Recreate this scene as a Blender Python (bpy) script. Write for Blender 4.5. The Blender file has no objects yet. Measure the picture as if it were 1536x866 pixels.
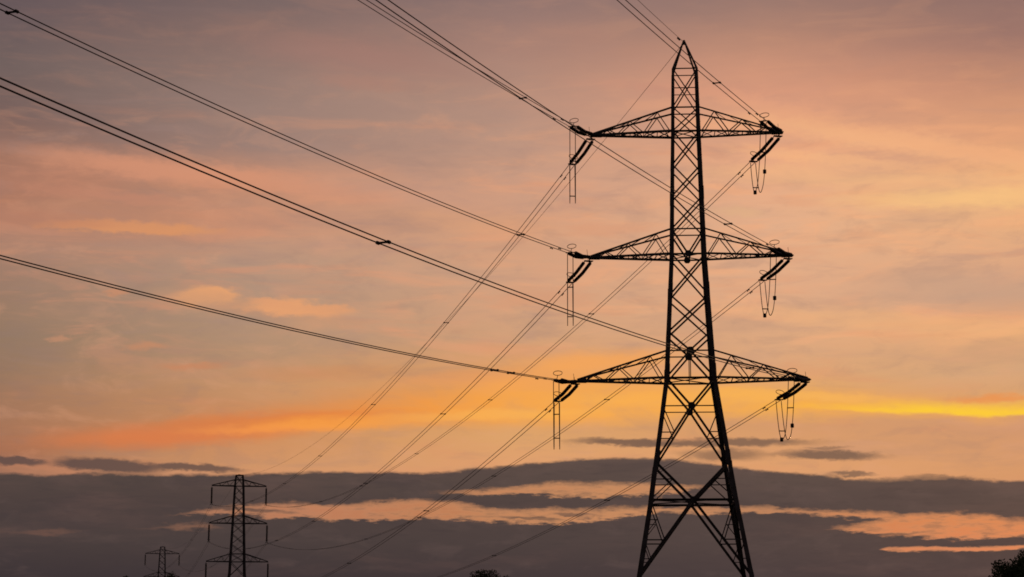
import bpy, bmesh, math, random
from mathutils import Vector, Matrix
R = math.radians
random.seed(7)
S = bpy.context.scene
COL = S.collection

# ------------------------------------------------------------------ camera
FPX, W, H, HOR = 2750.0, 1536.0, 866.0, 945.0      # focal length, frame, horizon (in photograph pixels)
CAMH = 1.6
PITCH = math.atan((HOR - H / 2) / FPX)
cam_d = bpy.data.cameras.new('camera'); cam = bpy.data.objects.new('camera', cam_d); COL.objects.link(cam)
cam_d.sensor_width = 36; cam_d.lens = FPX / W * 36; cam_d.clip_end = 40000; cam_d.clip_start = .5
cam.location = (0, 0, CAMH); cam.rotation_euler = (R(90) + PITCH, 0, 0)
S.camera = cam
CP, SP = math.cos(PITCH), math.sin(PITCH)

def ray(px, py):
    x, u = (px - W / 2) / FPX, (H / 2 - py) / FPX
    return Vector((x, CP - u * SP, SP + u * CP))
def at(px, py, Y):                                  # the point at distance Y in front of the camera seen at px, py
    r = ray(px, py); return Vector((0, 0, CAMH)) + r * (Y / r.y)
def azel(px, py):
    r = ray(px, py).normalized()
    return math.degrees(math.atan2(r.x, r.y)), math.degrees(math.asin(r.z))

# ------------------------------------------------------------------ node helpers
def lin(c):
    f = lambda v: v / 12.92 if v <= .04045 else ((v + .055) / 1.055) ** 2.4
    return tuple(f(v / 255) for v in c) + (1,)

class Tree:
    def __init__(s, nt): s.nt = nt; s.nt.nodes.clear()
    def node(s, t, **k):
        n = s.nt.nodes.new(t)
        for a, b in k.items(): setattr(n, a, b)
        return n
    def put(s, sock, v):
        if isinstance(v, bpy.types.NodeSocket): s.nt.links.new(v, sock)
        else: sock.default_value = v
    def m(s, op, a, b=None, c=None, clamp=False):
        n = s.node('ShaderNodeMath', operation=op, use_clamp=clamp)
        for i, v in enumerate((a, b, c)):
            if v is not None: s.put(n.inputs[i], v)
        return n.outputs[0]
    def add(s, a, b): return s.m('ADD', a, b)
    def sub(s, a, b): return s.m('SUBTRACT', a, b)
    def mul(s, a, b): return s.m('MULTIPLY', a, b)
    def step(s, x, e0, e1, o0=0., o1=1., it='SMOOTHSTEP'):
        n = s.node('ShaderNodeMapRange', interpolation_type=it)
        for i, v in enumerate((x, e0, e1, o0, o1)): s.put(n.inputs[i], v)
        return n.outputs[0]
    def mix(s, f, a, b, mode='MIX'):
        n = s.node('ShaderNodeMix', data_type='RGBA', blend_type=mode)
        s.put(n.inputs[0], f); s.put(n.inputs[6], a); s.put(n.inputs[7], b)
        return n.outputs[2]
    def noise(s, vec, scale, detail=4, rough=.5, dist=0., color=False):
        n = s.node('ShaderNodeTexNoise')
        s.put(n.inputs['Vector'], vec); n.inputs['Scale'].default_value = scale
        n.inputs['Detail'].default_value = detail; n.inputs['Roughness'].default_value = rough
        n.inputs['Distortion'].default_value = dist
        return n.outputs[1 if color else 0]
    def mapping(s, vec, scale=(1, 1, 1), rot=(0, 0, 0), loc=(0, 0, 0)):
        n = s.node('ShaderNodeMapping'); s.put(n.inputs[0], vec)
        n.inputs['Location'].default_value = loc; n.inputs['Rotation'].default_value = rot; n.inputs['Scale'].default_value = scale
        return n.outputs[0]
    def ramp(s, x, stops, it='LINEAR'):
        n = s.node('ShaderNodeValToRGB'); e = n.color_ramp; e.interpolation = it
        while len(e.elements) > 1: e.elements.remove(e.elements[0])
        for i, (p, c) in enumerate(sorted(stops)):
            el = e.elements[0] if i == 0 else e.elements.new(p)
            el.position = p; el.color = c
        s.put(n.inputs[0], x); return n.outputs[0]
    def curve(s, x, pts, x0, x1, y0, y1):           # a function of x through pts
        n = s.node('ShaderNodeFloatCurve'); c = n.mapping.curves[0]
        q = [((a - x0) / (x1 - x0), (b - y0) / (y1 - y0)) for a, b in pts]
        while len(c.points) < len(q): c.points.new(.5, .5)
        for p, (a, b) in zip(c.points, q): p.location = (a, b); p.handle_type = 'AUTO_CLAMPED'
        n.mapping.update()
        s.put(n.inputs['Value'], s.step(x, x0, x1, 0., 1., 'LINEAR'))
        return s.step(n.outputs[0], 0., 1., y0, y1, 'LINEAR')

# ------------------------------------------------------------------ sky: clear sky and sunset cloud layers, by compass direction and elevation
SUN_AZ, SUN_EL = R(24), R(1.6)
def build_sky():
    w = bpy.data.worlds.new('World'); S.world = w; w.use_nodes = True
    t = Tree(w.node_tree)
    d = t.node('ShaderNodeTexCoord').outputs['Generated']
    sp = t.node('ShaderNodeSeparateXYZ'); t.put(sp.inputs[0], d)
    az = t.mul(t.m('ARCTAN2', sp.outputs[0], sp.outputs[1]), 180 / math.pi)
    el = t.mul(t.m('ARCSINE', sp.outputs[2]), 180 / math.pi)
    PX = 1 / 48.0                                   # degrees per photograph pixel, about
    flat = t.mapping(d, (1, 1, 4.2))
    flat2 = t.mapping(d, (1, 1, 2.4), loc=(3, 1, 7))
    tilt = t.mapping(d, (1, 1, 5.5), rot=(0, R(-13), 0), loc=(.3, 2, 1))
    n1 = t.sub(t.noise(flat, 9, 3, .5), .5)         # broad
    n2 = t.sub(t.noise(flat, 34, 5, .6), .5)        # cloud edge
    n3 = t.sub(t.noise(flat2, 120, 5, .6), .5)      # fine
    n4 = t.sub(t.noise(t.mapping(d, (1, 1, 3), loc=(9, 4, 2)), 34, 5, .6), .5)
    n5 = t.noise(tilt, 15, 5, .6, .6)
    n6 = t.noise(t.mapping(d, (1, 1, 6.5), rot=(0, R(4), 0), loc=(5, 5, 5)), 11, 5, .58, .4)
    # ---- the high veil: colour by elevation at five compass bearings
    cols = {
      0:   [(-60,(98,83,88)),(0,(105,89,91)),(100,(115,98,95)),(170,(122,98,93)),(235,(163,117,98)),(300,(164,117,98)),(350,(174,130,110)),(400,(165,128,108)),(500,(150,122,100)),(570,(155,120,96)),(630,(168,118,90)),(675,(166,112,86)),(720,(160,112,90))],
      384: [(-60,(113,96,97)),(0,(122,103,101)),(60,(141,113,105)),(150,(155,128,118)),(220,(160,130,119)),(268,(196,140,112)),(330,(202,148,120)),(400,(185,149,126)),(460,(180,146,122)),(520,(182,145,116)),(570,(201,149,108)),(640,(208,142,94)),(690,(210,150,104)),(720,(212,150,108))],
      768: [(-60,(132,108,106)),(0,(145,117,112)),(70,(172,132,118)),(180,(187,147,128)),(280,(204,157,132)),(340,(214,160,127)),(420,(213,163,130)),(500,(212,162,124)),(570,(228,160,98)),(610,(228,162,98)),(655,(224,165,108)),(700,(226,162,112))],
      1152:[(-60,(140,112,108)),(0,(155,121,111)),(50,(188,138,116)),(140,(222,157,126)),(230,(236,172,133)),(340,(229,176,140)),(450,(227,173,135)),(525,(222,169,128)),(570,(226,168,115)),(635,(214,155,108)),(665,(220,158,108)),(710,(226,162,112))],
      1536:[(-60,(130,102,100)),(0,(149,114,106)),(60,(162,120,108)),(130,(203,145,116)),(200,(226,162,122)),(285,(246,186,130)),(330,(236,178,130)),(400,(222,168,132)),(440,(208,162,132)),(490,(236,174,122)),(550,(212,165,125)),(590,(220,162,112)),(640,(208,150,112)),(690,(218,155,108)),(720,(214,152,106))],
    }
    e0, e1 = -4., 32.
    elw = t.add(el, t.add(t.mul(n1, .9), t.mul(n2, .35)))
    ex = t.step(elw, e0, e1, 0., 1., 'LINEAR')
    azw = t.add(az, t.mul(n4, 2.))
    base = None
    for x in sorted(cols):
        stops = [((azel(x, y)[1] - e0) / (e1 - e0), lin(c)) for y, c in cols[x]] + [(1., lin((88, 78, 86)))]
        r = t.ramp(ex, stops, 'B_SPLINE' if False else 'EASE' if False else 'LINEAR')
        if base is None: base = r; px = x
        else:
            base = t.mix(t.step(azw, azel(px, 433)[0], azel(x, 433)[0], it='LINEAR'), base, r); px = x
    # cirrus streaks in the veil
    hi = t.step(el, azel(768, 300)[1], azel(768, 90)[1], 1., .18)
    up = t.mul(hi, t.step(el, azel(768, 620)[1], azel(768, 480)[1]))
    base = t.mix(t.mul(t.mul(t.step(n5, .5, .7), .46), up), base, t.mix(t.step(az, -12., 8.), lin((216, 148, 116)), lin((252, 178, 128))))
    base = t.mix(t.mul(t.mul(t.step(n5, .5, .3), .3), up), base, lin((168, 136, 128)))
    base = t.mix(t.mul(t.mul(t.step(n6, .52, .72), .26), hi), base, lin((226, 146, 106)))
    base = t.mix(t.mul(t.mul(t.step(n6, .5, .3), .2), hi), base, lin((150, 124, 116)))

    n8 = t.noise(t.mapping(d, (1, 1, 2.6), rot=(0, R(-8), 0), loc=(2, 6, 4)), 30, 4, .62, .5)
    base = t.mix(t.mul(t.mul(t.step(n8, .5, .7), .2), hi), base, lin((228, 164, 128)))
    base = t.mix(t.mul(t.mul(t.step(n8, .5, .3), .16), hi), base, lin((140, 116, 112)))
    A0, A1 = -20., 20.
    def fn(pts, conv, lo, hi):
        q = [(azel(x, 700)[0], conv(x, v)) for x, v in pts]
        q = [(A0, q[0][1])] + q + [(A1, q[-1][1])]
        return t.curve(az, q, A0, A1, lo, hi)
    elev = lambda x, v: azel(x, v)[1]
    wid = lambda x, v: v * PX
    def band(cen, half, warp, soft_up, soft_dn):
        """mask of a long band: centre line and half thickness in photograph pixels along the horizon"""
        c = fn(cen, elev, -2., 14.); h = fn(half, wid, -.5, 2.)
        dv = t.sub(t.add(el, warp), c)
        a = t.step(t.sub(dv, h), soft_up * PX, -soft_up * PX)
        b = t.step(t.add(dv, h), -soft_dn * PX, soft_dn * PX)
        return t.mul(a, b)
    def blob(x, y, hw, hh, warpv, warpu=0., soft=.6, tilt=0.):
        a, e = azel(x, y)
        du = t.sub(t.add(az, warpu), a); dv = t.sub(t.add(el, warpv), e)
        if tilt: dv = t.add(dv, t.mul(du, math.tan(R(tilt))))
        p, q = t.mul(du, 1 / (hw * PX)), t.mul(dv, 1 / (hh * PX))
        q = t.m('SQRT', t.m('MULTIPLY_ADD', p, p, t.mul(q, q)))
        return t.step(q, 1 + soft, max(0., 1 - soft))
    k = lambda n, px: t.mul(n, px * PX)
    # ---- glowing orange band under the veil, turning yellow towards the sun
    m = band([(0,676),(100,667),(200,657),(300,647),(400,638),(512,622),(640,610),(760,604),(900,600),(1050,600),(1200,606),(1350,612),(1536,616)],
             [(0,2),(100,8),(250,12),(400,14),(512,16),(640,22),(760,30),(900,30),(1050,24),(1200,19),(1350,11),(1536,8)], t.add(k(n1, 26), k(n2, 22)), 30, 15)
    oc = t.ramp(t.step(az, azel(0,600)[0], azel(1536,600)[0], it='LINEAR'), [(0,lin((176,112,78))),(.15,lin((212,120,70))),(.3,lin((236,138,62))),(.5,lin((250,168,76))),(.68,lin((250,174,80))),(.8,lin((250,176,74))),(1,lin((250,172,70)))])
    base = t.mix(t.mul(m, t.step(n8, .3, .65, .6, .98)), base, oc)
    for (x, y, hw_, hh, c, f, soft, tl) in [(885,545,110,15,(250,168,88),.8,.8,-5), (800,575,90,10,(248,166,88),.6,.8,-4), (690,568,90,9,(236,158,98),.5,.8,-3), (470,560,110,9,(206,142,98),.5,.9,-2),
        (400,631,170,9,(228,124,62),.55,.8,-3.4), (240,655,140,12,(224,126,74),.7,.8,-3), (420,642,110,6,(250,154,76),.7,.8,-2.5), (540,634,120,9,(252,162,70),.7,.8,-2), (760,622,130,7,(254,182,88),.6,.8,-1), (930,600,80,9,(254,180,84),.5,.8,0), (1130,592,90,9,(254,182,84),.7,.8,1), (1260,596,70,6,(252,184,92),.6,.8,3), (1490,599,60,5,(238,146,78),.7,.8,1)]:
        base = t.mix(t.mul(blob(x, y, hw_, hh, t.add(k(n2, 16), k(n3, 12)), t.add(k(n4, 90), k(n3, 40)), soft, tl), f), base, lin(c))
    m = band([(1000,612),(1100,610),(1200,612),(1300,613),(1400,613),(1536,617)], [(1000,-16),(1080,-8),(1180,-1),(1250,3),(1400,7.5),(1536,8)], t.add(t.add(k(n1, 8), k(n2, 14)), k(n3, 7)), 10, 3.5)
    base = t.mix(t.mul(m, t.step(n8, .3, .6, .7, .98)), base, t.mix(t.step(az, azel(1180,600)[0], azel(1420,600)[0]), lin((255, 186, 72)), lin((255, 205, 58))))
    # ---- small lit clouds
    warp = t.add(k(n2, 12), k(n3, 18)); warpu = t.add(k(n4, 60), k(n3, 50))
    for (x, y, hw, hh, c, f, soft, tl) in [
        (195,342,116,9,(230,156,102),1.,.45,0), (120,338,50,6,(212,140,100),.5,.7,-2), (150,330,190,26,(196,136,106),.5,.9,0), (312,443,46,13,(232,164,114),1.,.35,-5), (440,463,76,12,(230,162,114),1.,.45,2), (405,455,34,6,(228,160,114),.7,.5,8), (490,462,40,6,(224,158,114),.6,.6,0),
        (305,452,60,14,(205,152,116),.6,.8,3), (470,486,40,9,(208,156,118),.4,.8,0), (172,441,18,4,(206,142,106),.7,.6,0), (225,458,32,6,(196,142,112),.5,.8,0),
        (88,508,13,5,(198,142,110),.7,.7,0), (220,519,32,5,(202,140,104),.7,.7,-3), (287,550,40,6,(204,136,98),.7,.7,-2), (230,254,165,16,(216,148,116),.85,.7,4), (430,276,140,14,(216,150,118),.7,.7,6), (150,292,120,8,(204,138,110),.5,.8,3), (60,270,90,22,(186,128,104),.5,.9,-2), (30,325,90,12,(186,126,102),.5,.9,0), (540,86,140,22,(170,124,112),.5,.9,6), (545,124,70,9,(176,130,114),.6,.8,4), (860,52,60,12,(176,132,116),.5,.8,3), (700,330,110,16,(222,162,122),.5,.9,4), (1010,132,110,8,(206,146,122),.5,.8,4),
        (1110,318,36,6,(240,186,136),.6,.8,4), (1350,215,200,13,(252,186,134),.65,.8,11), (1250,240,130,7,(252,188,134),.5,.8,8), (1110,190,70,7,(244,176,130),.5,.8,8), (1460,297,150,13,(252,198,132),.7,.8,2), (1350,270,210,9,(246,188,134),.5,.9,3), (1180,255,110,8,(244,184,134),.5,.8,2), (1270,196,150,9,(242,178,130),.5,.8,9), (1470,228,110,9,(240,172,126),.5,.8,10), (1130,150,110,10,(232,164,128),.5,.8,12), (1380,486,220,12,(240,180,126),.55,.9,6),
        (1230,180,130,10,(240,172,128),.45,.9,11), (620,290,170,20,(208,156,130),.4,.9,8)]:
        base = t.mix(t.mul(blob(x, y, hw, hh, warp, warpu, soft, tl), f), base, lin(c))
    base = t.mix(t.mul(blob(1455, 436, 125, 26, warp, warpu, .8, 6), .6), base, lin((200, 160, 134)))
    base = t.mix(t.mul(blob(1090, 316, 70, 8, warp, warpu, .8, 4), .3), base, lin((200, 160, 134)))
    # ---- small dark clouds low in the sky
    dark = t.ramp(t.step(az, azel(0,700)[0], azel(1536,700)[0], it='LINEAR'), [(0,lin((96,76,72))),(.5,lin((118,90,76))),(1,lin((120,94,80)))])
    warp = t.add(k(n2, 9), k(n3, 12)); warpu = t.add(k(n4, 60), k(n3, 30))
    for (x, y, hw, hh, f, soft, tl) in [(12,691,44,6,.9,.35,3), (160,698,78,10,.95,.35,2), (292,702,66,5,.9,.4,2), (945,664,68,5.5,.9,.45,2), (1085,664,120,6,.85,.5,1),
        (1090,682,62,8,.7,.6,1), (1248,683,70,6,.9,.5,2), (1245,673,24,2.5,.6,.6,1), (1280,711,34,2.6,.8,.5,0), (1410,716,42,3,.6,.6,2), (860,663,24,3,.35,.8,0), (1330,719,60,3,.6,.6,0), (790,700,44,3,.6,.6,-3)]:
        base = t.mix(t.mul(blob(x, y, hw, hh, warp, warpu, soft, tl), f), base, dark)
    # ---- the dark stratus bank along the horizon, with lit gaps
    edge = fn([(0,710),(60,714),(120,711),(250,713),(400,712),(512,709),(640,710),(700,706),(760,701),(800,696),(850,690),(960,688),(1050,694),(1130,704),(1230,714),(1340,721),(1400,719),(1536,722)], elev, -2., 14.)
    bank = t.step(t.sub(t.add(el, t.add(k(n2, 9), k(n3, 10))), edge), 4. * PX, -2.6 * PX)
    ev = t.add(el, t.add(k(n1, 12), k(n2, 14)))
    bx = t.step(ev, azel(768, 960)[1], azel(768, 690)[1], it='LINEAR')
    bc = t.ramp(bx, [(0,lin((52,46,48))),(.35,lin((63,54,56))),(.55,lin((74,63,62))),(.75,lin((78,65,63))),(.9,lin((84,70,66))),(1,lin((92,75,70)))])
    bc = t.mix(t.step(az, azel(300,800)[0], azel(1500,800)[0], 0., .75), bc, t.ramp(bx, [(0,lin((62,55,58))),(.35,lin((78,67,68))),(.6,lin((82,70,69))),(.8,lin((86,73,71))),(1,lin((100,82,76)))]))
    bc = t.mix(t.mul(t.step(n6, .5, .75), .3), bc, lin((110, 84, 78)))
    bc = t.mix(t.mul(t.step(n5, .52, .3), .35), bc, lin((66, 57, 60)))
    n7 = t.noise(t.mapping(d, (1, 1, 6), loc=(1, 8, 3)), 70, 5, .65)
    bc = t.mix(t.mul(t.step(n8, .5, .72), .22), bc, lin((108, 88, 84)))
    bc = t.mix(t.mul(t.step(n7, .5, .3), .22), bc, lin((62, 54, 57)))
    gw = t.add(t.add(k(n2, 11), k(n3, 13)), t.mul(t.sub(n7, .5), 18 * PX))
    g1 = band([(0,775),(180,774),(270,773),(330,768),(420,766),(512,769),(560,768),(620,765),(690,768),(740,774),(820,775),(880,774),(950,768),(1024,767),(1100,766),(1200,769),(1280,772),(1340,775),(1536,780)],
              [(0,-8),(180,-6),(270,-1.5),(330,4),(420,9),(512,10),(560,11.5),(620,12.5),(690,11),(740,8.5),(820,9),(880,7),(950,5),(1024,3.5),(1100,3),(1200,2.2),(1280,2.5),(1340,2),(1400,-3),(1536,-6)], gw, 6, 3.5)
    g2 = band([(600,740),(720,738),(790,736),(860,735),(940,735),(980,735),(1040,733),(1536,733)], [(560,-14),(640,-3),(720,2),(790,6),(860,9),(940,7.5),(980,6.5),(1030,3),(1080,-4),(1150,-12),(1536,-14)], gw, 6, 3.5)
    g3 = band([(1200,793),(1260,792),(1300,794),(1340,790),(1400,789),(1470,790),(1536,793)], [(1150,-14),(1230,-3),(1260,1),(1300,7),(1340,14),(1400,17),(1470,16),(1536,11)], gw, 6, 3.5)
    g4 = band([(1200,825),(1330,824),(1450,824),(1536,821)], [(1200,-12),(1305,-3),(1330,2.5),(1380,3.2),(1450,2.6),(1536,2)], t.mul(gw, .4), 1.6, 1.6)
    g5 = band([(0,798),(150,796),(280,790),(400,792)], [(0,-1),(80,1),(160,-3),(240,0),(285,3),(320,1),(380,-8),(1536,-14)], gw, 5, 5)
    warp = t.add(k(n2, 8), k(n3, 8))
    sm = t.m('MAXIMUM', blob(800, 778, 46, 3, warp, warpu, .5, 2), blob(860, 772, 40, 2.5, warp, warpu, .5, 0))
    sm = t.m('MAXIMUM', sm, blob(1330, 803, 50, 2.6, warp, warpu, .5, -3))
    sm = t.m('MAXIMUM', sm, blob(360, 764, 70, 3.5, warp, warpu, .6, 3))
    gap = t.m('MAXIMUM', t.m('MAXIMUM', g1, g2), t.m('MAXIMUM', g3, g4))
    gap = t.m('MAXIMUM', t.mul(t.mul(gap, t.step(n7, .34, .62, .4, 1.)), t.sub(1., t.mul(sm, .8))), t.mul(g5, .22))
    gc = t.ramp(t.step(az, azel(0,770)[0], azel(1536,770)[0], it='LINEAR'), [(0,lin((140,98,80))),(.18,lin((170,112,86))),(.3,lin((192,126,92))),(.42,lin((192,126,88))),(.6,lin((198,136,94))),(.75,lin((186,126,90))),(.85,lin((212,132,86))),(1,lin((222,136,86)))])
    gc = t.mix(t.step(el, azel(1400,780)[1], azel(1400,825)[1], 0., .35), gc, lin((232, 132, 98)))
    sky = t.mix(t.mul(bank, t.sub(1., gap)), base, bc)
    sky = t.mix(t.mul(bank, gap), sky, gc)
    # ---- away from the sunset the cloud deck is dull and dim, and below the horizon dark
    away = t.step(t.m('ABSOLUTE', t.sub(az, 6.)), 26., 95.)
    rear = t.ramp(t.step(el, -5., 90., it='LINEAR'), [(0,lin((44,41,45))),(.08,lin((58,52,56))),(.3,lin((74,68,76))),(1,lin((84,78,88)))])
    sky = t.mix(t.m('MAXIMUM', away, t.step(el, 22., 50.)), sky, rear)
    # ---- clear sky shining thinly through the cloud deck
    ns = t.node('ShaderNodeTexSky', sky_type='NISHITA', sun_disc=False, sun_elevation=SUN_EL, sun_rotation=SUN_AZ, altitude=50, dust_density=3.)
    bgs = t.node('ShaderNodeBackground'); t.put(bgs.inputs[0], ns.outputs[0]); bgs.inputs[1].default_value = .05
    bgc = t.node('ShaderNodeBackground'); t.put(bgc.inputs[0], sky); bgc.inputs[1].default_value = 1.
    mx = t.node('ShaderNodeMixShader'); mx.inputs[0].default_value = .96
    t.nt.links.new(bgs.outputs[0], mx.inputs[1]); t.nt.links.new(bgc.outputs[0], mx.inputs[2])
    out = t.node('ShaderNodeOutputWorld'); t.nt.links.new(mx.outputs[0], out.inputs[0])
build_sky()

sun_d = bpy.data.lights.new('sun', 'SUN'); sun = bpy.data.objects.new('sun', sun_d); COL.objects.link(sun)
sun_d.energy = .25; sun_d.angle = R(2.); sun_d.color = (1, .62, .32)
sd = Vector((math.sin(SUN_AZ) * math.cos(SUN_EL), math.cos(SUN_AZ) * math.cos(SUN_EL), math.sin(SUN_EL)))
sun.rotation_euler = sd.to_track_quat('Z', 'Y').to_euler()
S.view_settings.view_transform = 'Standard'; S.view_settings.look = 'None'; S.view_settings.exposure = 0; S.view_settings.gamma = 1
S.view_settings.use_curve_mapping = False
S.render.film_transparent = False

# ------------------------------------------------------------------ materials
def material(name, c1, c2, scale, rough=.6, metal=0., bump=0.):
    m = bpy.data.materials.new(name); m.use_nodes = True
    t = Tree(m.node_tree)
    co = t.node('ShaderNodeTexCoord').outputs['Object']
    n = t.noise(co, scale, 5, .6)
    b = t.node('ShaderNodeBsdfPrincipled')
    t.put(b.inputs['Base Color'], t.mix(t.step(n, .35, .65), c1 + (1,), c2 + (1,)))
    t.put(b.inputs['Roughness'], t.step(n, .3, .7, rough - .1, rough + .1)); b.inputs['Metallic'].default_value = metal
    b.inputs['Specular IOR Level'].default_value = .25
    if bump:
        bp = t.node('ShaderNodeBump'); bp.inputs['Strength'].default_value = bump
        t.put(bp.inputs['Height'], n); t.nt.links.new(bp.outputs[0], b.inputs['Normal'])
    o = t.node('ShaderNodeOutputMaterial'); t.nt.links.new(b.outputs[0], o.inputs[0])
    return m
STEEL = material('weathered_steel', (.10, .085, .075), (.065, .05, .042), 1.3, .75)
PLATE = material('plate_steel', (.08, .07, .062), (.05, .042, .036), 3., .7)
CABLE = material('weathered_aluminium_cable', (.10, .09, .085), (.07, .062, .058), 2., .65)
PORCELAIN = material('brown_porcelain', (.055, .03, .022), (.035, .02, .016), 5., .35)
CAST = material('cast_iron', (.05, .045, .04), (.03, .027, .025), 4., .7)
LEAF = material('leaf_green', (.045, .06, .02), (.075, .09, .03), .8, .7)
BARK = material('bark', (.09, .07, .05), (.05, .04, .03), 6., .9, 0., .5)
CONC = material('concrete', (.3, .29, .27), (.24, .23, .21), 3., .9)
FIELD = material('field_grass', (.05, .06, .025), (.08, .075, .035), .15, .95, 0., .3)

# ------------------------------------------------------------------ mesh helpers
def link(name, data, parent=None):
    o = bpy.data.objects.new(name, data); COL.objects.link(o)
    if parent is not None: o.parent = parent
    return o
def tag(o, label, cat, group=None):
    o['label'] = label; o['category'] = cat
    if group: o['group'] = group
    return o
def thing(name, loc, rz, label, cat, group=None):
    o = link(name, None); o.location = loc; o.rotation_euler = (0, 0, rz)
    return tag(o, label, cat, group)

class MB:
    """collects steel sections, tubes and plates into one mesh"""
    def __init__(s): s.v = []; s.f = []
    def _frame(s, a, b, up):
        z = (b - a).normalized(); u = Vector(up)
        x = u - z * u.dot(z)
        if x.length < 1e-3: u = Vector((1, 0, 0)); x = u - z * u.dot(z)
        x.normalize(); return x, z.cross(x)
    def prism(s, a, b, sec_a, sec_b, up):
        a, b = Vector(a), Vector(b); x, y = s._frame(a, b, up); n = len(sec_a); i = len(s.v)
        s.v += [a + x * p + y * q for p, q in sec_a] + [b + x * p + y * q for p, q in sec_b]
        s.f += [tuple(i + (j if q == 0 else 0) for q, j in ())] if False else []
        for j in range(n):
            k = (j + 1) % n; s.f.append((i + j, i + k, i + n + k, i + n + j))
        s.f += [tuple(range(i + n - 1, i - 1, -1)), tuple(range(i + n, i + 2 * n))]
    def angle(s, a, b, w, up=(0, 0, 1), wb=None, th=.16):   # rolled steel angle: an L section
        def L(w): t_ = w * th; return [(0, 0), (w, 0), (w, t_), (t_, t_), (t_, w), (0, w)]
        def C(sec, w): return [(p - w * .35, q - w * .35) for p, q in sec]
        wb = wb or w; s.prism(a, b, C(L(w), w), C(L(wb), wb), up)
    def bar(s, a, b, w, h=None, up=(0, 0, 1)):
        h = h or w; q = [(-w/2, -h/2), (w/2, -h/2), (w/2, h/2), (-w/2, h/2)]
        s.prism(a, b, q, q, up)
    def tube(s, pts, r, n=6, closed=False):
        pts = [Vector(p) for p in pts]; m = len(pts); i = len(s.v)
        for j, p in enumerate(pts):
            a = pts[(j - 1) % m] if closed or j else pts[0]; b = pts[(j + 1) % m] if closed or j < m - 1 else pts[-1]
            x, y = s._frame(a, b, (.13, .07, 1))
            s.v += [p + (x * math.cos(2*math.pi*k/n) + y * math.sin(2*math.pi*k/n)) * r for k in range(n)]
        for j in range(m if closed else m - 1):
            for k in range(n):
                a, b = i + j*n, i + ((j+1) % m)*n
                s.f.append((a + k, a + (k+1) % n, b + (k+1) % n, b + k))
        if not closed: s.f += [tuple(range(i + n - 1, i - 1, -1)), tuple(range(i + (m-1)*n, i + m*n))]
    def lathe(s, a, b, prof, n=10):                  # prof: (fraction along a-b, radius)
        a, b = Vector(a), Vector(b); x, y = s._frame(a, b, (.1, .05, 1)); i = len(s.v)
        for f, r in prof:
            s.v += [a.lerp(b, f) + (x * math.cos(2*math.pi*k/n) + y * math.sin(2*math.pi*k/n)) * r for k in range(n)]
        for j in range(len(prof) - 1):
            for k in range(n): s.f.append((i + j*n + k, i + j*n + (k+1) % n, i + (j+1)*n + (k+1) % n, i + (j+1)*n + k))
        m = len(prof); s.f += [tuple(range(i + n - 1, i - 1, -1)), tuple(range(i + (m-1)*n, i + m*n))]
    def plate(s, pts, th, nrm):                      # a flat polygon of real thickness
        nrm = Vector(nrm).normalized() * th / 2; pts = [Vector(p) for p in pts]; n = len(pts); i = len(s.v)
        s.v += [p - nrm for p in pts] + [p + nrm for p in pts]
        for j in range(n): k = (j + 1) % n; s.f.append((i + j, i + k, i + n + k, i + n + j))
        s.f += [tuple(range(i + n - 1, i - 1, -1)), tuple(range(i + n, i + 2*n))]
    def build(s, name, mat, parent=None, smooth=False):
        me = bpy.data.meshes.new(name); me.from_pydata([tuple(v) for v in s.v], [], s.f)
        bm = bmesh.new(); bm.from_mesh(me); bmesh.ops.recalc_face_normals(bm, faces=bm.faces); bm.to_mesh(me); bm.free()
        me.materials.append(mat)
        if smooth: me.polygons.foreach_set('use_smooth', [True] * len(me.polygons))
        return link(name, me, parent)

# ------------------------------------------------------------------ where things stand
D0, D1, D2 = 140., 500., 815.
def zl(y): return at(1034.5, y, D0).z                  # height of a level on the near pylon
P0 = at(1035, 571, D0); P0.z = 0
ROT0 = -R(3.5)
far_line = Vector((-88., 360., 0)).normalized(); near_line = Vector((-.391, -1, 0)).normalized()
P1 = at(357.5, 780, D1); P1.z = 0
P2 = at(243.5, 835, D2); P2.z = at(243.5, 820.6, D2).z - at(357.5, 713, D1).z
def ground_z(x, y):
    f = max(0., min(1., (y - 500) / 280.)); f = f * f * (3 - 2 * f)
    return P2.z * f + .25 * math.sin(x * .021) * math.sin(y * .017 + 1) * (1 if y > 30 else 0)

# ------------------------------------------------------------------ near pylon: an angle (tension) tower
LV = {y: zl(y) for y in (62, 108, 137, 166, 201.5, 252, 299, 348, 385.5, 447, 502, 530.5, 571, 613.5, 653, 697, 723, 753.5, 782, 813, 841, 866)}
prof = [(0., 5.05), (zl(862), 4.10), (zl(753.5), 3.18), (zl(571), 1.84), (zl(385.5), 1.30), (zl(201.5), 1.05), (zl(108), .95)]
def hw(z):
    for (a, p), (b, q) in zip(prof, prof[1:]):
        if z <= b: return p + (q - p) * (z - a) / (b - a)
    return prof[-1][1]
pyl = thing('electricity_pylon', P0, ROT0, 'tall dark steel lattice pylon with pointed peak and three pairs of cross arms', 'pylon', 'pylons of the power line')
FACES = [((-1, -1), (1, -1)), ((1, -1), (1, 1)), ((1, 1), (-1, 1)), ((-1, 1), (-1, -1))]
def fp(face, s_, z):
    (ax, ay), (bx, by) = face; u = (s_ + 1) / 2; w = hw(z)
    return Vector(((ax + (bx - ax) * u) * w, (ay + (by - ay) * u) * w, z))
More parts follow.
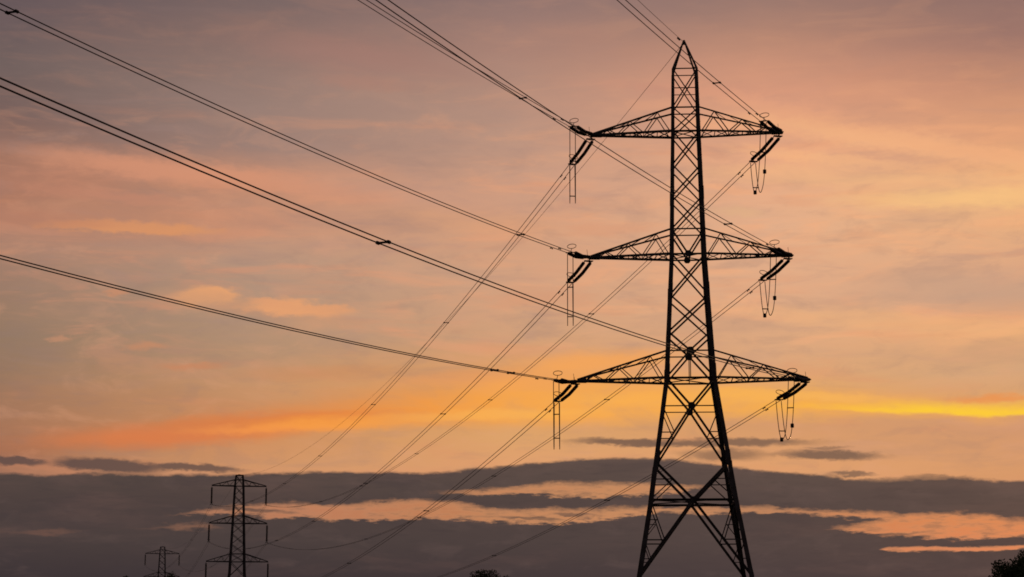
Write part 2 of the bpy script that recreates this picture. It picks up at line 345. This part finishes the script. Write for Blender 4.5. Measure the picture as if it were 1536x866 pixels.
for cx, cy in ((-1, -1), (1, -1), (1, 1), (-1, 1)):
    m = MB(); b = [(0, .35), (zl(753.5), .33), (zl(571), .32), (zl(385.5), .3), (zl(201.5), .24), (zl(108), .19)]
    for (z0, w0), (z1, w1) in zip(b, b[1:]):
        p, q = Vector((cx * hw(z0), cy * hw(z0), z0)), Vector((cx * hw(z1), cy * hw(z1), z1))
        # heel of the angle outward: aim the section's legs along both faces
        up = Vector((-cx, 0, 0)) if cx * cy > 0 else Vector((0, -cy, 0))
        m.angle(p, q, w0, up, w1, .2)
    leg = m.build('leg', STEEL, pyl)
    for y in (294, 438, 560, 690):
        s = MB(); z = zl(y); w = hw(z); wd = .2 + .00025 * (y - 200)
        c0, c1 = Vector((cx * (w + .02), cy * (w + .02), z - .5)), Vector((cx * (hw(z + .6) + .02), cy * (hw(z + .6) + .02), z + .5))
        s.angle(c0, c1, wd + .08, Vector((-cx, 0, 0)) if cx * cy > 0 else Vector((0, -cy, 0)), None, .2)
        s.build('splice_plate', PLATE, leg)
    s = MB(); z = 3.
    while z < zl(120):
        w = hw(z); s.tube([(cx * w, cy * w, z), (cx * (w + .13), cy * w, z)], .01, 4); z += .45
    if (cx, cy) == (1, -1): s.build('step_bolts', PLATE, leg)['kind'] = 'stuff'
    s = MB(); s.bar((cx * hw(0), cy * hw(0), -.6), (cx * hw(0), cy * hw(0), .35), 1.0); s.build('footing', CONC, leg)
G = lambda y: LV[y]
for fi, face in enumerate(FACES):
    m = MB(); n2d = Vector(((face[0][0] + face[1][0]) / 2, (face[0][1] + face[1][1]) / 2, 0))
    def seg(s0, z0, s1, z1, w, off=0.):
        m.angle(fp(face, s0, z0) + n2d * off, fp(face, s1, z1) + n2d * off, w, n2d)
    def X(z0, z1, w): seg(-1, z0, 1, z1, w, .03); seg(1, z0, -1, z1, w, -.05)
    def K(z0, zc, z1, w):
        for q in (-1, 1): seg(q, z0, 0, zc, w, .03); seg(0, zc, -q, z1, w, .03 * q)
    def done():
        m.build('bracing_panel', STEEL, pyl); return MB()
    X(G(166), G(108), .09); m = done(); X(G(201.5), G(166), .09); m = done()
    for a, b in ((252, 201.5), (299, 252), (348, 299)): X(G(a), G(b), .115); m = done()
    for q in (-1, 1): seg(q, G(348), 0, G(385.5), .13, .02 * q)
    m = done(); X(G(447), G(385.5), .13); m = done(); X(G(502), G(447), .135); m = done()
    K(G(502), G(530.5), G(571), .14); m = done(); K(G(571), G(613.5), G(697), .16); K(G(697), G(753.5), G(866), .19)
    def ds(zc, z1, z):                               # where a lower diagonal is at height z, as a share of the half width
        return (zc - z) / (zc - z1) * hw(z1) / hw(z)
    for q in (-1, 1):
        d = ds(G(613.5), G(697), G(653)); seg(q, G(613.5), q * d, G(653), .075); seg(q, G(653), q * d, G(653), .075)
        f = (G(723) - G(753.5)) / (G(697) - G(753.5)); d = f * hw(G(697)) / hw(G(723))
        seg(q, G(723), q * d, G(723), .075); seg(q * d, G(723), q, G(753.5), .08)
        d = ds(G(753.5), G(866), G(813)); seg(q, G(753.5), q * d, G(813), .085); seg(q, G(813), q * d, G(813), .09)
        f = .5; zc = (G(753.5) + G(813)) / 2; seg(q, zc, q * (1 + d) / 2, zc, .06); seg(q * (1 + d) / 2, zc, q, G(813) + .35, .06)
        d2 = ds(G(753.5), G(866), G(841)); seg(q, G(813), q * d2, G(841), .07); seg(q, G(841), q * d2, G(841), .065)
        seg(q, G(866), q * .0, 1.6, .14); seg(q, 1.6, 0, 1.6, .12)
    m.build('bracing_panel', STEEL, pyl)
    for y, w in ((108, .08), (137, .065), (166, .1), (201.5, .14), (348, .1), (385.5, .13), (530.5, .1), (571, .15), (613.5, .08), (753.5, .18)):
        m = MB(); seg(-1, G(y), 1, G(y), w); m.build('horizontal_brace', STEEL, pyl)
    m = MB(); seg(0, G(530.5), 0, G(571), .07); m.build('vertical_brace', STEEL, pyl)
    tx = Vector((face[1][0] - face[0][0], face[1][1] - face[0][1], 0)) / 2
    for y, r in ((385.5, .25), (530.5, .27), (613.5, .26), (753.5, .22)):
        m = MB(); c = fp(face, 0, G(y)) + n2d * .07; m.plate([c + tx * a * r + Vector((0, 0, b * r)) for a, b in ((1, .5), (.5, 1), (-.5, 1), (-1, .5), (-1, -.5), (-.5, -1), (.5, -1), (1, -.5))], .03, n2d); m.build('gusset_plate', PLATE, pyl)
# plan bracing inside the body at the arm levels
for y in (201.5, 385.5, 571, 753.5):
    m = MB(); w = hw(G(y)); z = G(y)
    m.angle((-w, -w, z - .05), (w, w, z - .05), .08); m.angle((-w, w, z + .06), (w, -w, z + .06), .08)
    m.build('plan_bracing', STEEL, pyl)
# peak
m = MB(); top = Vector((0, 0, LV[62]))
for cx, cy in ((-1, -1), (1, -1), (1, 1), (-1, 1)):
    w = hw(G(108)); m.angle((cx * w, cy * w, G(108)), top + Vector((cx * .05, cy * .05, 0)), .17, Vector((-cx, 0, 0)) if cx * cy > 0 else Vector((0, -cy, 0)), .1, .2)
m.plate([top + Vector((-.12, 0, -.3)), top + Vector((.12, 0, -.3)), top + Vector((.08, 0, .08)), top + Vector((-.08, 0, .08))], .12, (0, 1, 0))
m.build('tower_peak', STEEL, pyl)
# cross arms
ROTM = Matrix.Rotation(ROT0, 3, 'Z')
def local_x(px, py):                                 # distance of an arm tip from the pylon's axis
    best = None
    r = ray(px, py); ex, ey = ROTM @ Vector((1, 0, 0)), None
    # solve P0.xy + ex*s = r.xy*k
    det = ex.x * -r.y + r.x * ex.y
    return (-P0.x * -r.y + -r.x * P0.y) / det if abs(det) > 1e-9 else 0.
TIPS = {}
ARMS = [('top', 166, 201.5, 889, 1171, 202, 199), ('middle', 348, 385.5, 886, 1186, 386.5, 382), ('bottom', 530.5, 571, 866, 1212, 571.5, 568)]
for nm, yt, yb, xl, xr, tyl, tyr in ARMS:
    for sgn, xp, yp in ((-1, xl, tyl), (1, xr, tyr)):
        L = local_x(xp, yp); zb, zt = G(yb), G(yt); wb, wt = hw(zb), hw(zt)
        tip = Vector((L, 0, zb)); TIPS[nm, sgn] = P0 + ROTM @ tip
        arm = link('cross_arm', None, pyl); arm.location = (sgn * wb, 0, zb)
        off = -arm.location
        A = lambda y_, f: Vector((sgn * wb + (L - sgn * wb) * f, y_ * (wb * (1 - f) + .1 * f), zb)) + off
        B = lambda y_, f: Vector((sgn * wt + (L - sgn * wt) * f, y_ * (wt * (1 - f) + .08 * f), zt + (zb + .12 - zt) * f)) + off
        m = MB()
        for y_ in (-1, 1): m.angle(A(y_, 0), A(y_, 1), .17, (0, 0, 1), .15)
        m.build('bottom_chord', STEEL, arm)
        m = MB()
        for y_ in (-1, 1): m.angle(B(y_, 0), B(y_, 1), .125, (0, 0, 1), .12)
        m.build('top_chord', STEEL, arm)
        m = MB()
        for y_ in (-1, 1):
            pts = [A(y_, .03), B(y_, .19), A(y_, .36), B(y_, .53), A(y_, .69), B(y_, .82), A(y_, .92)]
            for p, q in zip(pts, pts[1:]): m.angle(p, q, .075, (0, 1, 0))
        bp = [0, .19, .36, .53, .69, .82]
        for a, b in zip(bp, bp[1:]):
            m.angle(A(-1, a), A(1, b), .06); m.angle(A(1, a), A(-1, b) + Vector((0, 0, .04)), .06)
            m.angle(A(-1, b), A(1, b), .06)
        for a, b in zip(bp[1:], bp[2:]): m.angle(B(-1, a), B(1, b), .05)
        m.build('arm_bracing', STEEL, arm)
        m = MB(); tp = tip + off
        for y_ in (-.14, .14):
            m.plate([tp + Vector((sgn * .15, y_, -.1)), tp + Vector((sgn * .15, y_, .08)), tp + Vector((-sgn * .7, y_ * 1.4, .2)), tp + Vector((-sgn * .7, y_ * 1.4, -.11))], .03, (0, 1, 0))
        m.plate([tp + Vector((sgn * .2, .3, 0)), tp + Vector((sgn * .2, -.3, 0)), tp + Vector((-sgn * .5, -.35, 0)), tp + Vector((-sgn * .5, .35, 0))], .04, (0, 0, 1))
        m.build('tip_plate', PLATE, arm)

# ------------------------------------------------------------------ insulators
def string_profile(n, r0, r1):
    p = [(0, r0 * .7)]
    for i in range(n):
        a, b = (i + .1) / n, (i + .9) / n; c = (a + b) / 2
        p += [(a, r0), (a + .1 / n, r1 * .8), (c - .1 / n, r1), (c + .15 / n, r1 * .9), (b, r0)]
    return p + [(1, r0 * .7)]
SIDE = {-1: 'left', 1: 'right'}
ENDS = {}
INS_LEN = {'near': 5.8, 'far': 6.1}
def tension_set(nm, sgn, which):
    tip = TIPS[nm, sgn]
    INS = INS_LEN[which] - (1. if which == 'near' and sgn < 0 else 0.)
    d = (far_line if which == 'far' else near_line).copy(); d.z = -.13 if which == 'far' else -.09; d.normalize()
    side = Vector((d.y, -d.x, 0)).normalized()
    lab = {'far': f'twin insulator strings slanting steeply down from {SIDE[sgn]} tip of {nm} cross arm',
           'near': f'nearly level twin insulator strings under an arcing ring at {SIDE[sgn]} tip of {nm} arm'}[which]
    t = thing('tension_insulator', tip, 0, lab, 'insulator', 'tension insulators on the big pylon')
    a0 = d * .35 + Vector((0, 0, -.05)); a1 = d * INS + Vector((0, 0, -.05))
    sp = .27
    for q in (-1, 1):
        m = MB(); p0, p1 = a0 + d * .75 + side * q * sp, a1 - d * .45 + side * q * sp
        sag = Vector((0, 0, -.1)); mid = p0.lerp(p1, .5) + sag
        m.lathe(p0, mid, string_profile(14, .06, .14), 10); m.lathe(mid, p1, string_profile(14, .06, .14), 10)
        m.build('insulator_string', PORCELAIN, t)
        m = MB(); m.lathe(a0 + d * .25 + side * q * sp, p0, [(0, .05), (.5, .03), (1, .06)], 6); m.build('end_fitting', PLATE, t)
        m = MB(); m.lathe(p1, a1 - d * .1 + side * q * sp, [(0, .06), (.5, .03), (1, .05)], 6); m.build('end_fitting', PLATE, t)
    for c in (a0 + d * .2, a1 - d * .1):
        m = MB(); m.plate([c - side * .36 - d * .06, c + side * .36 - d * .06, c + side * .36 + d * .1, c + side * .1 + d * .22, c - side * .1 + d * .22, c - side * .36 + d * .1], .05, (0, 0, 1))
        m.build('yoke_plate', PLATE, t)
    m = MB(); m.tube([d * -.05, a0 + d * .2], .05, 6); m.build('shackle', PLATE, t)
    # arcing ring standing over the line end, and a short horn at the tower end
    m = MB(); upv = side.cross(d); upv = upv if upv.z > 0 else -upv
    c = a1 - d * .35 + Vector((0, 0, .52)); ax = Vector((ROTM @ Vector((1, 0, 0)))) * .42
    m.tube([c + ax * math.cos(2*math.pi*k/20) + Vector((0, 0, .17 * math.sin(2*math.pi*k/20))) + d * .25 * math.cos(2*math.pi*k/20) for k in range(20)], .026, 5, True)
    m.tube([a1 - d * .1, c - Vector((0, 0, .17))], .026, 5)
    m.build('arcing_ring', PLATE, t)
    m = MB(); h = a0 + d * .45; m.tube([h, h + Vector((0, 0, .35)), h + Vector((0, 0, .62)) + d * .1], .016, 5); m.build('arcing_horn', PLATE, t)
    ENDS[nm, sgn, which] = (tip + a1, side)
for nm in ('top', 'middle', 'bottom'):
    for sgn in (-1, 1):
        for w in ('near', 'far'): tension_set(nm, sgn, w)

# ------------------------------------------------------------------ jumper loops under the arm tips
for nm in ('top', 'middle', 'bottom'):
    for sgn in (-1, 1):
        (a, sa), (b, sb) = ENDS[nm, sgn, 'near'], ENDS[nm, sgn, 'far']
        a, b = a - Vector((0, 0, .1)), b - Vector((0, 0, .1)); sa = -sa                    # same side of the bundle on both ends
        t = thing('jumper_loop', a, 0, f'twin cable loop hanging below the {SIDE[sgn]} tip of the {nm} cross arm', 'jumper cable', 'jumper loops on the big pylon')
        bot = min(a.z, b.z) - (4.2 if sgn < 0 else 3.6); sp = .22
        def J(f, q):
            base = a.lerp(b, f) + (sa.lerp(sb, f)).normalized() * q * sp
            top = a.z + (b.z - a.z) * f; u = abs(2 * f - 1)
            base.z = bot + (top - bot) * u ** 2.6
            return base - a
        fr = [.5 - .5 * math.cos(math.pi * i / 28) for i in range(29)]
        for q in (-1, 1):
            m = MB(); m.tube([J(f, q) for f in fr], .03, 6); m.build('conductor', CABLE, t, True)
        for f in (.12, .8):
            m = MB(); m.bar(J(f, -1.15), J(f, 1.15), .07); m.build('spacer', CAST, t)
        if sgn == 1:
            for f, q in ((.24, 1), (.62, -1)):
                m = MB(); c = J(f, q); r = .13
                m.lathe(c + Vector((0, 0, -.16)), c + Vector((0, 0, .16)), [(0, .08), (.06, r), (.94, r), (1, .08)], 10); m.build('weight', CAST, t)

# ------------------------------------------------------------------ far pylons: suspension towers
PXM = FPX / D1
def z1(y): return at(357.5, y, D1).z
Z1 = dict(top=z1(713), t1=z1(720), b1=z1(729.5), t2=z1(774), b2=z1(785.5), t3=z1(831), b3=z1(843))
AW = {'top': 7.35, 'middle': 7.8, 'bottom': 8.3}
LINE_AZ = math.atan2(far_line.x, far_line.y)
SUS = 5.15
def suspension_pylon(base, label, span):
    t = thing('electricity_pylon', base, -LINE_AZ, label, 'pylon', 'pylons of the power line')
    pr = [(0., 4.3), (Z1['b3'] - 3, 2.05), (Z1['b1'], 1.2), (Z1['top'], .95)]
    def w_(z):
        for (a, p), (b, q) in zip(pr, pr[1:]):
            if z <= b: return p + (q - p) * (z - a) / (b - a)
        return pr[-1][1]
    for cx, cy in ((-1, -1), (1, -1), (1, 1), (-1, 1)):
        m = MB()
        for (a, p), (b, q) in zip(pr, pr[1:]): m.angle((cx*p, cy*p, a), (cx*q, cy*q, b),   .38 if a < Z1['b1'] - 1 else .32, Vector((-cx, 0, 0)) if cx*cy > 0 else Vector((0, -cy, 0)), None, .25)
        m.build('leg', STEEL, t)
    zs = [Z1['top'] - .05, Z1['b1'], Z1['b1'] - 2.6, Z1['b1'] - 5.2, Z1['t2'], Z1['b2'], Z1['b2'] - 2.8, Z1['b2'] - 5.6, Z1['t3'], Z1['b3'], Z1['b3'] - 4, Z1['b3'] - 9.5, .3]
    for face in FACES:
        m = MB(); nn = Vector(((face[0][0] + face[1][0]) / 2, (face[0][1] + face[1][1]) / 2, 0))
        F = lambda s_, z: Vector(((face[0][0] + (face[1][0] - face[0][0]) * (s_+1)/2) * w_(z), (face[0][1] + (face[1][1] - face[0][1]) * (s_+1)/2) * w_(z), z))
        for a, b in zip(zs, zs[1:]):
            m.angle(F(-1, a), F(1, b), .13, nn); m.angle(F(1, a) - nn*.05, F(-1, b) - nn*.05, .13, nn)
        for a in (zs[0], Z1['t1'], Z1['b1'], Z1['t2'], Z1['b2'], Z1['t3'], Z1['b3'], Z1['b3'] - 9.5): m.angle(F(-1, a), F(1, a), .14, nn)
        m.build('face_bracing', STEEL, t)
    m = MB(); z = Z1['top']; m.bar((-1., -.5, z), (1., -.5, z), .2); m.bar((-1., .5, z), (1., .5, z), .2); m.bar((-.3, -.5, z + .15), (.3, .5, z + .15), .15); m.build('tower_peak', STEEL, t)
    tips = {}
    for nm, zt, zb in (('top', Z1['t1'], Z1['b1']), ('middle', Z1['t2'], Z1['b2']), ('bottom', Z1['t3'], Z1['b3'])):
        for sgn in (-1, 1):
            arm = link('cross_arm', None, t); arm.location = (sgn * w_(zb), 0, zb); off = -arm.location
            wb, wt, L = w_(zb), w_(zt), sgn * AW[nm]
            A = lambda y_, f: Vector((sgn*wb + (L - sgn*wb)*f, y_*(wb*(1-f) + .12*f), zb)) + off
            B = lambda y_, f: Vector((sgn*wt + (L - sgn*wt)*f, y_*(wt*(1-f) + .1*f), zt + (zb + .15 - zt)*f)) + off
            m = MB(); [m.angle(A(y_, 0), A(y_, 1), .25) for y_ in (-1, 1)]; m.build('bottom_chord', STEEL, arm)
            m = MB(); [m.angle(B(y_, 0), B(y_, 1), .2) for y_ in (-1, 1)]; m.build('top_chord', STEEL, arm)
            m = MB()
            for y_ in (-1, 1):
                q = [B(y_, .02), A(y_, .25), B(y_, .35), A(y_, .6), B(y_, .68)]
                for a, b in zip(q, q[1:]): m.angle(a, b, .085, (0, 1, 0))
            m.build('arm_bracing', STEEL, arm)
            tips[nm, sgn] = Vector(base) + Matrix.Rotation(-LINE_AZ, 3, 'Z') @ Vector((L, 0, zb))
    ends = {}
    for (nm, sgn), tip in tips.items():
        o = thing('suspension_insulator', tip, 0, f'single insulator string hanging from {SIDE[sgn]} tip of {nm} arm of the {span}', 'insulator', 'suspension insulators on the small pylons')
        m = MB(); m.lathe((0, 0, -.45), (0, 0, -SUS + .4), string_profile(20, .16, .3), 8); m.build('insulator_string', PORCELAIN, o)
        m = MB(); m.tube([(0, 0, .05), (0, 0, -.5)], .05, 6); m.build('hanger', PLATE, o)
        m = MB(); m.bar(Vector((-.35, 0, -SUS + .2)), Vector((.35, 0, -SUS + .2)), .14); m.tube([(0, 0, -SUS + .45), (0, 0, -SUS + .2)], .06, 6); m.build('clamp', CAST, o)
        m = MB(); m.tube([Vector((.4 * math.cos(2*math.pi*k/14), .4 * math.sin(2*math.pi*k/14), -SUS + .75)) for k in range(14)], .04, 5, True)
        m.tube([(.4, 0, -SUS + .75), (0, 0, -SUS + .75)], .03, 4); m.build('arcing_ring', PLATE, o)
        ends[nm, sgn] = tip + Vector((0, 0, -SUS + .1))
    return ends, Vector(base) + Vector((0, 0, Z1['top']))
E1, peak1 = suspension_pylon(P1, 'smaller distant lattice pylon whose hanging insulators show, left of the big pylon', 'nearer small pylon')
E2, peak2 = suspension_pylon(P2, 'smallest and farthest lattice pylon, only its top showing at the bottom left', 'farthest pylon')

# ------------------------------------------------------------------ conductors
def sagged(a, b, sag, n, f0=0., f1=1.):
    out = []
    for i in range(n + 1):
        f = f0 + (f1 - f0) * i / n; p = a.lerp(b, f); p.z -= 4 * sag * f * (1 - f); out.append(p)
    return out
def bundle(pa, sa, pb, sb, curve_fn, n, r, label, group, spacers, dampers=(), sp=.23):
    """twin conductors; curve_fn(f) is the bundle's centre line"""
    t = thing('power_line', pa, 0, label, 'power line', group)
    side = lambda f: sa.lerp(sb, f).normalized()
    for q in (-1, 1):
        m = MB(); m.tube([curve_fn(i / n) + side(i / n) * q * sp - pa for i in range(n + 1)], r, 6); m.build('conductor', CABLE, t, True)
    for f in spacers:
        c = curve_fn(f) - pa; s_ = side(f); dd = (curve_fn(min(1, f + .001)) - curve_fn(max(0, f - .001))).normalized()
        m = MB(); m.bar(c - s_ * (sp + .04) , c + s_ * (sp + .04), .07)
        for q in (-1, 1): m.lathe(c + s_ * q * sp - dd * .11, c + s_ * q * sp + dd * .11, [(0, .04), (.15, .075), (.85, .075), (1, .04)], 8)
        m.build('spacer', CAST, t)
    for f, q in dampers:
        c = curve_fn(f) + side(f) * q * sp - pa; dd = (curve_fn(min(1, f + .001)) - curve_fn(max(0, f - .001))).normalized()
        lo = Vector((0, 0, -.09)); m = MB()
        m.tube([c + lo - dd * .2, c + lo + dd * .2], .015, 5); m.bar(c, c + lo, .04)
        for s_ in (-1, 1): m.lathe(c + lo + dd * s_ * .13, c + lo + dd * s_ * .24, [(0, .03), (.2, .05), (.9, .05), (1, .03)], 8)
        m.build('vibration_damper', CAST, t)
    return t
# the span that comes overhead towards the viewer: its far end is beyond the camera
NEAR_LEN = 250.
DA = {('top',-1): -.0053, ('top',1): -.0051, ('middle',-1): .0001, ('middle',1): -.0016, ('bottom',-1): .0039, ('bottom',1): .0082}
SPN = {('top',-1): (.0425, .275), ('top',1): (.0541, .28), ('middle',-1): (.0417, .2745), ('middle',1): (.0533, .28), ('bottom',-1): (.0371, .0494, .27), ('bottom',1): (.05, .2804)}
for (nm, sgn), sps in (((n_, s_), SPN[n_, s_]) for n_ in ('top', 'middle', 'bottom') for s_ in (-1, 1)):
    a, side = ENDS[nm, sgn, 'near']
    def cf(f, a=a, nm=nm, sgn=sgn):
        d = f * NEAR_LEN; return a + near_line * d + Vector((0, 0, -(.073 + DA[nm, sgn]) * d + 4.07e-4 * d * d))
    bundle(a, side, cf(1), side, cf, 60, .028, f'twin overhead wires running from {SIDE[sgn]} tip of {nm} arm to the upper left frame edge',
           'wires passing over the viewer', sps, ((.012, -1), (.014, 1)))
# the span to the nearer small pylon
side1 = Vector((far_line.y, -far_line.x, 0))
SPF = {('top',-1): (.14,.27,.41,.54,.7,.86), ('top',1): (.13,.26,.4,.55,.7,.86), ('middle',-1): (.14,.28,.42,.56,.7,.85), ('middle',1): (.12,.26,.4,.54,.7,.85), ('bottom',-1): (.15,.3,.44,.58,.72,.86), ('bottom',1): (.13,.27,.42,.57,.72,.86)}
for nm in ('top', 'middle', 'bottom'):
    for sgn in (-1, 1):
        a, side = ENDS[nm, sgn, 'far']; b = E1[nm, sgn]
        def cf(f, a=a, b=b):
            p = a.lerp(b, f); p.z -= 4 * 9.07 * f * (1 - f); return p
        bundle(a, side, b, side1, cf, 60, .026, f'twin wires sagging from {SIDE[sgn]} tip of {nm} arm down to the smaller pylon',
               'wires to the small pylon', SPF[nm, sgn], ((.007, -1), (.0085, 1)))
for nm in ('top', 'middle', 'bottom'):
    for sgn in (-1, 1):
        a, b = E1[nm, sgn], E2[nm, sgn]
        def cf(f, a=a, b=b):
            p = a.lerp(b, f); p.z -= 4 * 8.5 * f * (1 - f); return p
        bundle(a, side1, b, side1, cf, 40, .025, f'faint thin wires strung between {SIDE[sgn]} ends of {nm} arms of the two small pylons', 'wires between the small pylons', (.2, .5, .8))
peak0 = P0 + Vector((0, 0, LV[62] - .1))
def earth(a, cf, label, damp):
    t = thing('earth_wire', a, 0, label, 'earth wire', 'earth wires from the peaks')
    m = MB(); m.tube([cf(i / 50) - a for i in range(51)], .018 , 5); m.build('conductor', CABLE, t, True)
    for f in damp:
        c = cf(f) - a; dd = (cf(f + .001) - cf(f)).normalized(); m = MB()
        m.bar(c, c + Vector((0, 0, -.1)), .06); m.lathe(c - dd * .25 + Vector((0, 0, -.1)), c + dd * .25 + Vector((0, 0, -.1)), [(0, .08), (.3, .08), (.35, .03), (.65, .03), (.7, .08), (1, .08)], 8)
        m.build('vibration_damper', CAST, t)
def cf(f):
    d = f * NEAR_LEN; return peak0 + near_line * d + Vector((0, 0, -.045 * d + 4.07e-4 * d * d))
earth(peak0, cf, 'thin single wire from the tip of the big pylon up to the top frame edge', (.006,))
def cf(f):
    p = peak0.lerp(peak1, f); p.z -= 4 * 8.4 * f * (1 - f); return p
earth(peak0, cf, 'thin single wire from the big pylon peak down to the smaller pylon top', ())
def cf(f):
    p = peak1.lerp(peak2, f); p.z -= 4 * 7. * f * (1 - f); return p
earth(peak1, cf, 'thin single wire between the tops of the two small pylons', ())

# ------------------------------------------------------------------ ground
xs = [-9000, -4000, -2000, -1000] + list(range(-600, 601, 40)) + [1000, 2000, 4000, 9000]
ys = [-3000, -1000, -300] + list(range(-100, 1101, 40)) + [1500, 2500, 5000, 9000, 16000]
me = bpy.data.meshes.new('ground'); vs = [(x, y, ground_z(x, y) if abs(x) < 900 and 60 < y else (P2.z if y > 780 else 0.) if y > 60 else 0.) for y in ys for x in xs]
nx = len(xs); me.from_pydata(vs, [], [(j*nx+i, j*nx+i+1, (j+1)*nx+i+1, (j+1)*nx+i) for j in range(len(ys)-1) for i in range(nx-1)])
me.materials.append(FIELD); g = link('ground', me); g['kind'] = 'structure'

# ------------------------------------------------------------------ trees
def tree(px, top, Y, half, label, leaves, leaf, seed, group='trees along the field edge'):
    rnd = random.Random(seed)
    p = at(px, top, Y); h = p.z - ground_z(p.x, Y); base = Vector((p.x, Y, ground_z(p.x, Y)))
    rad = half * Y / FPX
    t = thing('tree', base, rnd.uniform(0, 6), label, 'tree', group)
    m = MB(); q = h * .5
    tp = [Vector((0, 0, -.1)), Vector((.06 * rad, .03, q * .5)), Vector((-.04 * rad, .05, q)), Vector((.02, 0, h * .86))]
    rr = [h * .03, h * .024, h * .018, h * .005]
    for a, b, ra, rb in zip(tp, tp[1:], rr, rr[1:]): m.lathe(a, b, [(0, ra), (1, rb)], 8)
    clumps = []
    ch = h * .72; cz = h - ch / 2
    for i in range(26):
        u, v = rnd.uniform(0, 2 * math.pi), math.asin(rnd.uniform(-1, 1)); k = rnd.uniform(.5, .86)
        c = Vector((math.cos(u) * math.cos(v) * rad * k, math.sin(u) * math.cos(v) * rad * k, cz + math.sin(v) * ch / 2 * k))
        clumps.append((c, rnd.uniform(.22, .42) * rad))
        s0 = tp[1].lerp(tp[3], rnd.uniform(.1, .9)); m.lathe(s0, c, [(0, h * .008), (1, h * .002)], 5)
    m.build('trunk', BARK, t)
    vs, fs = [], []
    for i in range(leaves):
        c, r = clumps[rnd.randrange(len(clumps))]
        d = Vector((rnd.gauss(0, 1), rnd.gauss(0, 1), rnd.gauss(0, 1))).normalized() * r * rnd.random() ** .45
        d.z *= 1.15; o = c + d
        if o.z > h: o.z = h - rnd.random() * .2
        x = Vector((rnd.gauss(0, 1), rnd.gauss(0, 1), rnd.gauss(0, 1) + .5)).normalized(); y = x.orthogonal().normalized()
        y = Matrix.Rotation(rnd.uniform(0, 6.3), 3, x) @ y; s_ = leaf * rnd.uniform(.6, 1.3); k = len(vs)
        z = x.cross(y) * s_ * .04
        vs += [o, o + x * s_ + y * s_ * .55 + z, o + x * s_ * 2, o + x * s_ - y * s_ * .55 + z]; fs.append((k, k+1, k+2, k+3))
    me = bpy.data.meshes.new('crown'); me.from_pydata([tuple(v) for v in vs], [], fs); me.materials.append(LEAF); link('crown', me, t)
tree(1530, 827, 120, 54, 'dark bushy tree top filling the bottom right corner', 16000, .085, 3)
tree(728, 857, 210, 44, 'dark rounded tree top at the bottom edge between the wires and big pylon', 12000, .12, 5)
tree(754, 860, 225, 18, 'small dark treetop just right of the rounded tree at the bottom edge', 4000, .1, 6)
tree(1116, 861, 230, 17, 'tiny treetop peeping between the feet of the big pylon', 4000, .1, 8)
tree(189, 856, 620, 13, 'tiny distant treetop farthest left on the bottom edge', 4000, .22, 9)
tree(229, 857, 700, 19, 'low distant treetop left of the farthest pylon foot', 4000, .24, 10)
tree(258, 856, 690, 18, 'low distant treetop right of the farthest pylon foot', 4000, .24, 11)

S.render.engine = 'CYCLES'
S.cycles.max_bounces = 3
S.cycles.pixel_filter_type = 'BLACKMAN_HARRIS'; S.cycles.filter_width = 1.75
